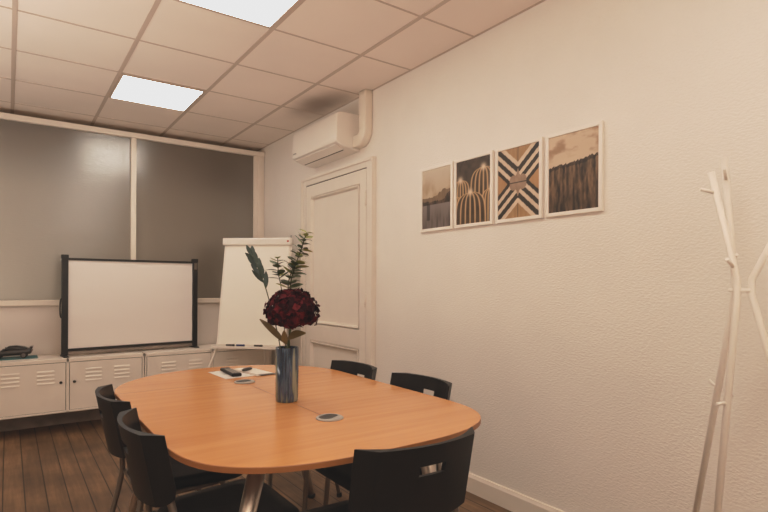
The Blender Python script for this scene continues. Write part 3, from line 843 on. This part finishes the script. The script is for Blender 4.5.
eucalyptus('low leafy eucalyptus sprig in the middle of the bouquet', [V(.01, .0, .035), V(.004, .2, .035), V(-.002, .40, .035), V(.000, .47, .03), V(.020, .535, .03)], 10, .058, .64)
# dark green lance leaves at the left
e = thing('ruscus_sprig', 'dark green leafy sprig leaning left out of the vase', 'foliage', tuple(base + V(0, .016)))
pts = [V(-.012, .0, -.01), V(-.03, .2, .01), V(-.078, .40, .01), V(-.112, .50, .01), V(-.146, .575, .01)]
stem_mesh(e, pts, .0024)
b = bm_new(); path = smooth_path(pts, 12)
for i in range(9):
    k = .60 + .38 * i / 8; q = path[int(k * (len(path) - 1))]; tn = (path[min(len(path) - 1, int(k * (len(path) - 1)) + 1)] - path[int(k * (len(path) - 1)) - 1]).normalized()
    s0 = tn.cross(Fw).normalized(); sg = 1 if i % 2 else -1
    add_leaf(b, q, tn * 1.0 + s0 * sg * .34 + Fw * random.uniform(-.2, .2), Fw * -1 + s0 * .5 * sg, .068 * (1.05 - .04 * i), .021, curl=-.1 * sg, fold=.15)
add_leaf(b, path[-1], V(-.03, .05), Fw * -1, .05, .018, curl=.1)
obj('leaves', b, 'darkleaf', e)

# ---------------------------------------------------------------- papers, remote and folded card on the table
def paint_sheet(name, corners, z, img, h, w, thick=.0012):
    """flat rectangle with painted vertices; corners = origin, u-edge, v-edge (world xy)"""
    o_, U, Vv = [Vector((*c, 0)) for c in corners]
    me = bpy.data.meshes.new(name)
    co = [tuple(o_ + U * u + Vv * v + Vector((0, 0, z))) for v in np.linspace(0, 1, h) for u in np.linspace(0, 1, w)]
    fc = [(r * w + c, r * w + c + 1, (r + 1) * w + c + 1, (r + 1) * w + c) for r in range(h - 1) for c in range(w - 1)]
    me.from_pydata(co, [], fc); me.update()
    at = me.color_attributes.new('paint', 'FLOAT_COLOR', 'POINT'); buf = np.ones((h * w, 4), np.float32); buf[:, :3] = img.reshape(-1, 3); at.data.foreach_set('color', buf.ravel())
    me.materials.append(M['paint'])
    o = bpy.data.objects.new(name, me); C.objects.link(o)
    s = o.modifiers.new('solid', 'SOLIDIFY'); s.thickness = thick; s.offset = 1
    return o
n = fbm(40, 30, 7, 6); lp = mix((.74, .68, .62), (.36, .33, .31), sm(n, .52, .85))
s_ = paint_sheet('leaflet', ((-1.355, -2.655), (.012, -.255), (.205, .02)), TZ + .0006, lp, 40, 30)
tag(s_, 'white printed leaflet under the remote control on the table', 'leaflet')
lp2 = mix((.80, .72, .63), (.56, .49, .42), sm(fbm(40, 30, 5, 5), .5, .9))
lp2[:, 26:] = (.035, .03, .03); lp2[:8, :] = mix((.78, .70, .60), (.30, .20, .13), fbm(8, 30, 2, 4))
s_ = paint_sheet('brochure', ((-1.222, -2.640), (.035, -.285), (.110, .010)), TZ + .0024, lp2, 40, 30, .002)
tag(s_, 'cream brochure with a dark edge lying on the leaflet', 'brochure')
t = thing('remote_control', 'black remote control lying on the white leaflet', 'remote control', (-1.268, -2.762, TZ + .0022), math.radians(-3))
b = bm_new(); add_box(b, -.026, .026, -.115, .115, 0, .016); obj('body', b, 'blackp', t, bevel=.006)
b = bm_new()
for r in range(7):
    for c in range(3): add_box(b, -.018 + .013 * c, -.008 + .013 * c, -.095 + .022 * r, -.082 + .022 * r, .016, .0185)
obj('buttons', b, 'greycap', t)
t = thing('small_case', 'small dark oval case lying beside the remote control on the brochure', 'case', (-1.168, -2.735, TZ + .0045), math.radians(35))
b = bm_new()
add_lathe(b, [(.002, 0), (.009, .003), (.010, .009), (.007, .014), (.002, .015)], 20, closed_top=True)
for v in b.verts: v.co.x *= 4.6; v.co.y *= 1.6
obj('shell', b, 'darkcap', t)
b = bm_new(); add_box(b, -.047, .047, -.0005, .0005, .004, .0105); obj('hinge', b, 'greycap', t)

# ---------------------------------------------------------------- model car on a teal sheet
b = bm_new(); add_box(b, -2.42, -2.028, -.405, -.195, .605, .608)
tag(obj('teal_folder', b, 'teal'), 'flat teal folder under the model car on the lockers', 'folder')
t = thing('model_car', 'dark model car parked on a teal folder on the lockers', 'model car', (-2.200, -.305, .608), math.radians(172)); t.scale = (1, 1, 1.12)
# local +x = nose
Lc, Wc = .27, .105
sect = [(-.135, .030, .062, .042), (-.125, .024, .066, .048), (-.09, .018, .068, .051), (-.04, .016, .066, .052), (.03, .016, .060, .052), (.08, .017, .054, .051), (.115, .02, .045, .046), (.135, .024, .036, .036)]
b = bm_new(); rg = []
for x, zl, zh, hw_ in sect:
    ring = [(-hw_, zl), (-hw_ * 1.04, (zl + zh) / 2), (-hw_ * .9, zh), (-hw_ * .4, zh + .003), (hw_ * .4, zh + .003), (hw_ * .9, zh), (hw_ * 1.04, (zl + zh) / 2), (hw_, zl)]
    rg.append([b.verts.new((x, y, z)) for y, z in ring])
for a, c in zip(rg, rg[1:]):
    for k in range(8): b.faces.new((a[k], a[(k + 1) % 8], c[(k + 1) % 8], c[k])).smooth = True
b.faces.new(rg[0][::-1]); b.faces.new(rg[-1])
obj('body', b, 'carpaint', t, subsurf=1)
b = bm_new(); rg = []
for x, zt_, hw_ in ((-.118, .064, .040), (-.085, .080, .037), (-.03, .090, .035), (.02, .088, .036), (.07, .060, .042)):
    rg.append([b.verts.new(p) for p in ((x, -hw_ * 1.12, .055), (x, -hw_, zt_ - .004), (x, -hw_ * .6, zt_), (x, hw_ * .6, zt_), (x, hw_, zt_ - .004), (x, hw_ * 1.12, .055))])
for a, c in zip(rg, rg[1:]):
    for k in range(6): b.faces.new((a[k], a[(k + 1) % 6], c[(k + 1) % 6], c[k])).smooth = True
b.faces.new(rg[0][::-1]); b.faces.new(rg[-1]); obj('cabin', b, 'carglass', t)
b = bm_new(); add_box(b, -.140, -.122, -.046, .046, .074, .079); add_box(b, -.136, -.128, -.036, -.032, .060, .075); add_box(b, -.136, -.128, .032, .036, .060, .075); obj('spoiler', b, 'carpaint', t)
for s in (-1, 1):
    b = bm_new(); add_box(b, -.137, -.132, s * .029 - .011, s * .029 + .011, .045, .054); obj('tail_light', b, 'taillight', t)
for x in (-.082, .085):
    for s in (-1, 1):
        b = bm_new(); add_tube(b, [(x, s * .040, .0215), (x, s * .0545, .0215)], .0215, 20); w_ = obj('wheel', b, 'rubber', t)
        b = bm_new(); add_tube(b, [(x, s * .0546, .0215), (x, s * .0565, .0215)], .014, 14); obj('hub', b, 'hub', w_)
for s in (-1, 1):
    b = bm_new(); add_box(b, .045, .055, s * .058 - .008, s * .058 + .008, .064, .074); obj('side_mirror', b, 'carpaint', t, bevel=.002)

# ---------------------------------------------------------------- coat rack
t = thing('coat_rack', 'white branching coat rack standing by the textured wall', 'coat rack', (-.26, -4.765, 0))
O = Vector((-.26, -4.765, 0))
def rod(pts): 
    b = bm_new(); add_tube(b, [Vector(p) - O for p in pts], .0108, 16); return obj('rod', b, 'rack', t)
rods = dict(a=[(-.345, -4.700, 0), (-.275, -4.765, 1.19), (-.272, -4.762, 1.24), (-.300, -4.694, 1.598)],
            b=[(-.055, -4.485, 0), (-.232, -4.742, 1.19), (-.232, -4.740, 1.24), (-.140, -4.668, 1.673)],
            c=[(-.40, -5.16, 0), (-.265, -4.802, 1.19), (-.262, -4.803, 1.24), (-.275, -5.010, 1.665)])
for k in 'abc': rod(rods[k])
b = bm_new()
add_box(b, -.018, .016, -.040, .028, 1.196, 1.208)
hubp = obj('connector', b, 'rack', t, bevel=.004)
def peg(k, seg, f, dvec, ln=.042):
    P0, P1 = Vector(rods[k][seg]), Vector(rods[k][seg + 1]); p = P0.lerp(P1, f)
    dv_ = Vector(dvec).normalized()
    b = bm_new(); add_tube(b, [p - O + dv_ * .008, p - O + dv_ * (.013 + ln)], .0055, 10); obj('peg', b, 'rack', t)
LFT = -Rr
peg('a', 2, .80, LFT + Up * .25); peg('b', 2, .80, LFT * .7 + Up * .75 - Fw * .9, .05); peg('a', 2, .10, LFT * .8 + Up * .55 - Fw * .5); peg('b', 2, .14, LFT * .5 + Up * .5 - Fw * 1.2)
peg('a', 0, .70, Rr * .6 + Up * .25 + Fw * .6); peg('a', 0, .70, LFT * 1 + Up * -.1 + Fw * -.2, .03); peg('c', 2, .35, LFT * .2 + Rr * 1 + Up * .3); peg('c', 2, .75, Rr + Up * .3)
peg('c', 0, .74, LFT * .9 + Up * .7 - Fw * .7); peg('c', 0, .60, Rr * 1 - Up * .3); peg('b', 0, .72, Fw + Up * .3)

# ---------------------------------------------------------------- light, world, camera
def area(name, loc, size, power, col, rot=(0, 0, 0), sy=None):
    l = bpy.data.lights.new(name, 'AREA'); l.energy = power; l.color = col; l.size = size
    if sy: l.shape = 'RECTANGLE'; l.size_y = sy
    o = bpy.data.objects.new(name, l); C.objects.link(o); o.location = loc; o.rotation_euler = rot; return o
l = bpy.data.lights.new('pane_backlight', 'POINT'); l.energy = 105; l.color = (1, .98, .95); l.shadow_soft_size = .4  # added unseen point light, brightens the obscured panes from behind
o = bpy.data.objects.new('pane_backlight', l); C.objects.link(o); o.location = (-2.75, YB + .95, .85)
area('ceiling_fill', (-2.6, -6.3, 1.6), 1.4, 54, (1, .91, .82), (PI, 0, 0))  # unseen fill added to brighten the ceiling and walls
area('ceiling_fill', (-3.2, -2.7, .75), 1.2, 44, (1, .91, .82), (PI, 0, 0))  # second added fill, aimed up at the ceiling from out of view
w = bpy.data.worlds.new('World'); bpy.context.scene.world = w; w.use_nodes = True
w.node_tree.nodes['Background'].inputs[0].default_value = (.9, .75, .6, 1); w.node_tree.nodes['Background'].inputs[1].default_value = .02

cam = bpy.data.cameras.new('camera'); co = bpy.data.objects.new('camera', cam); C.objects.link(co)
yaw, roll = .6143, .00445
co.matrix_world = Matrix.Translation((-2.230, -5.526, 1.219)) @ Matrix.Rotation(-yaw, 4, 'Z') @ Matrix.Rotation(PI / 2, 4, 'X') @ Matrix.Rotation(roll, 4, 'Z')
cam.sensor_width = 36; cam.lens = 533.24 / 768 * 36; cam.shift_y = (283.62 - 256) / 768; cam.clip_start = .05
sc = bpy.context.scene; sc.camera = co
vs = sc.view_settings
vs.view_transform = 'Standard'; vs.look = 'None'; vs.exposure = 0; vs.gamma = 1
sc.cycles.max_bounces = 10; sc.cycles.diffuse_bounces = 6; sc.cycles.use_denoising = True
vs.use_curve_mapping = True
cm = vs.curve_mapping; cm.extend = 'HORIZONTAL'; cm.use_clip = True
cv = cm.curves[3]
cv.points[0].location = (0, .008); cv.points[-1].location = (1, .81)
for q in ((.25, .25), (.55, .535)): cv.points.new(*q)
cm.update()
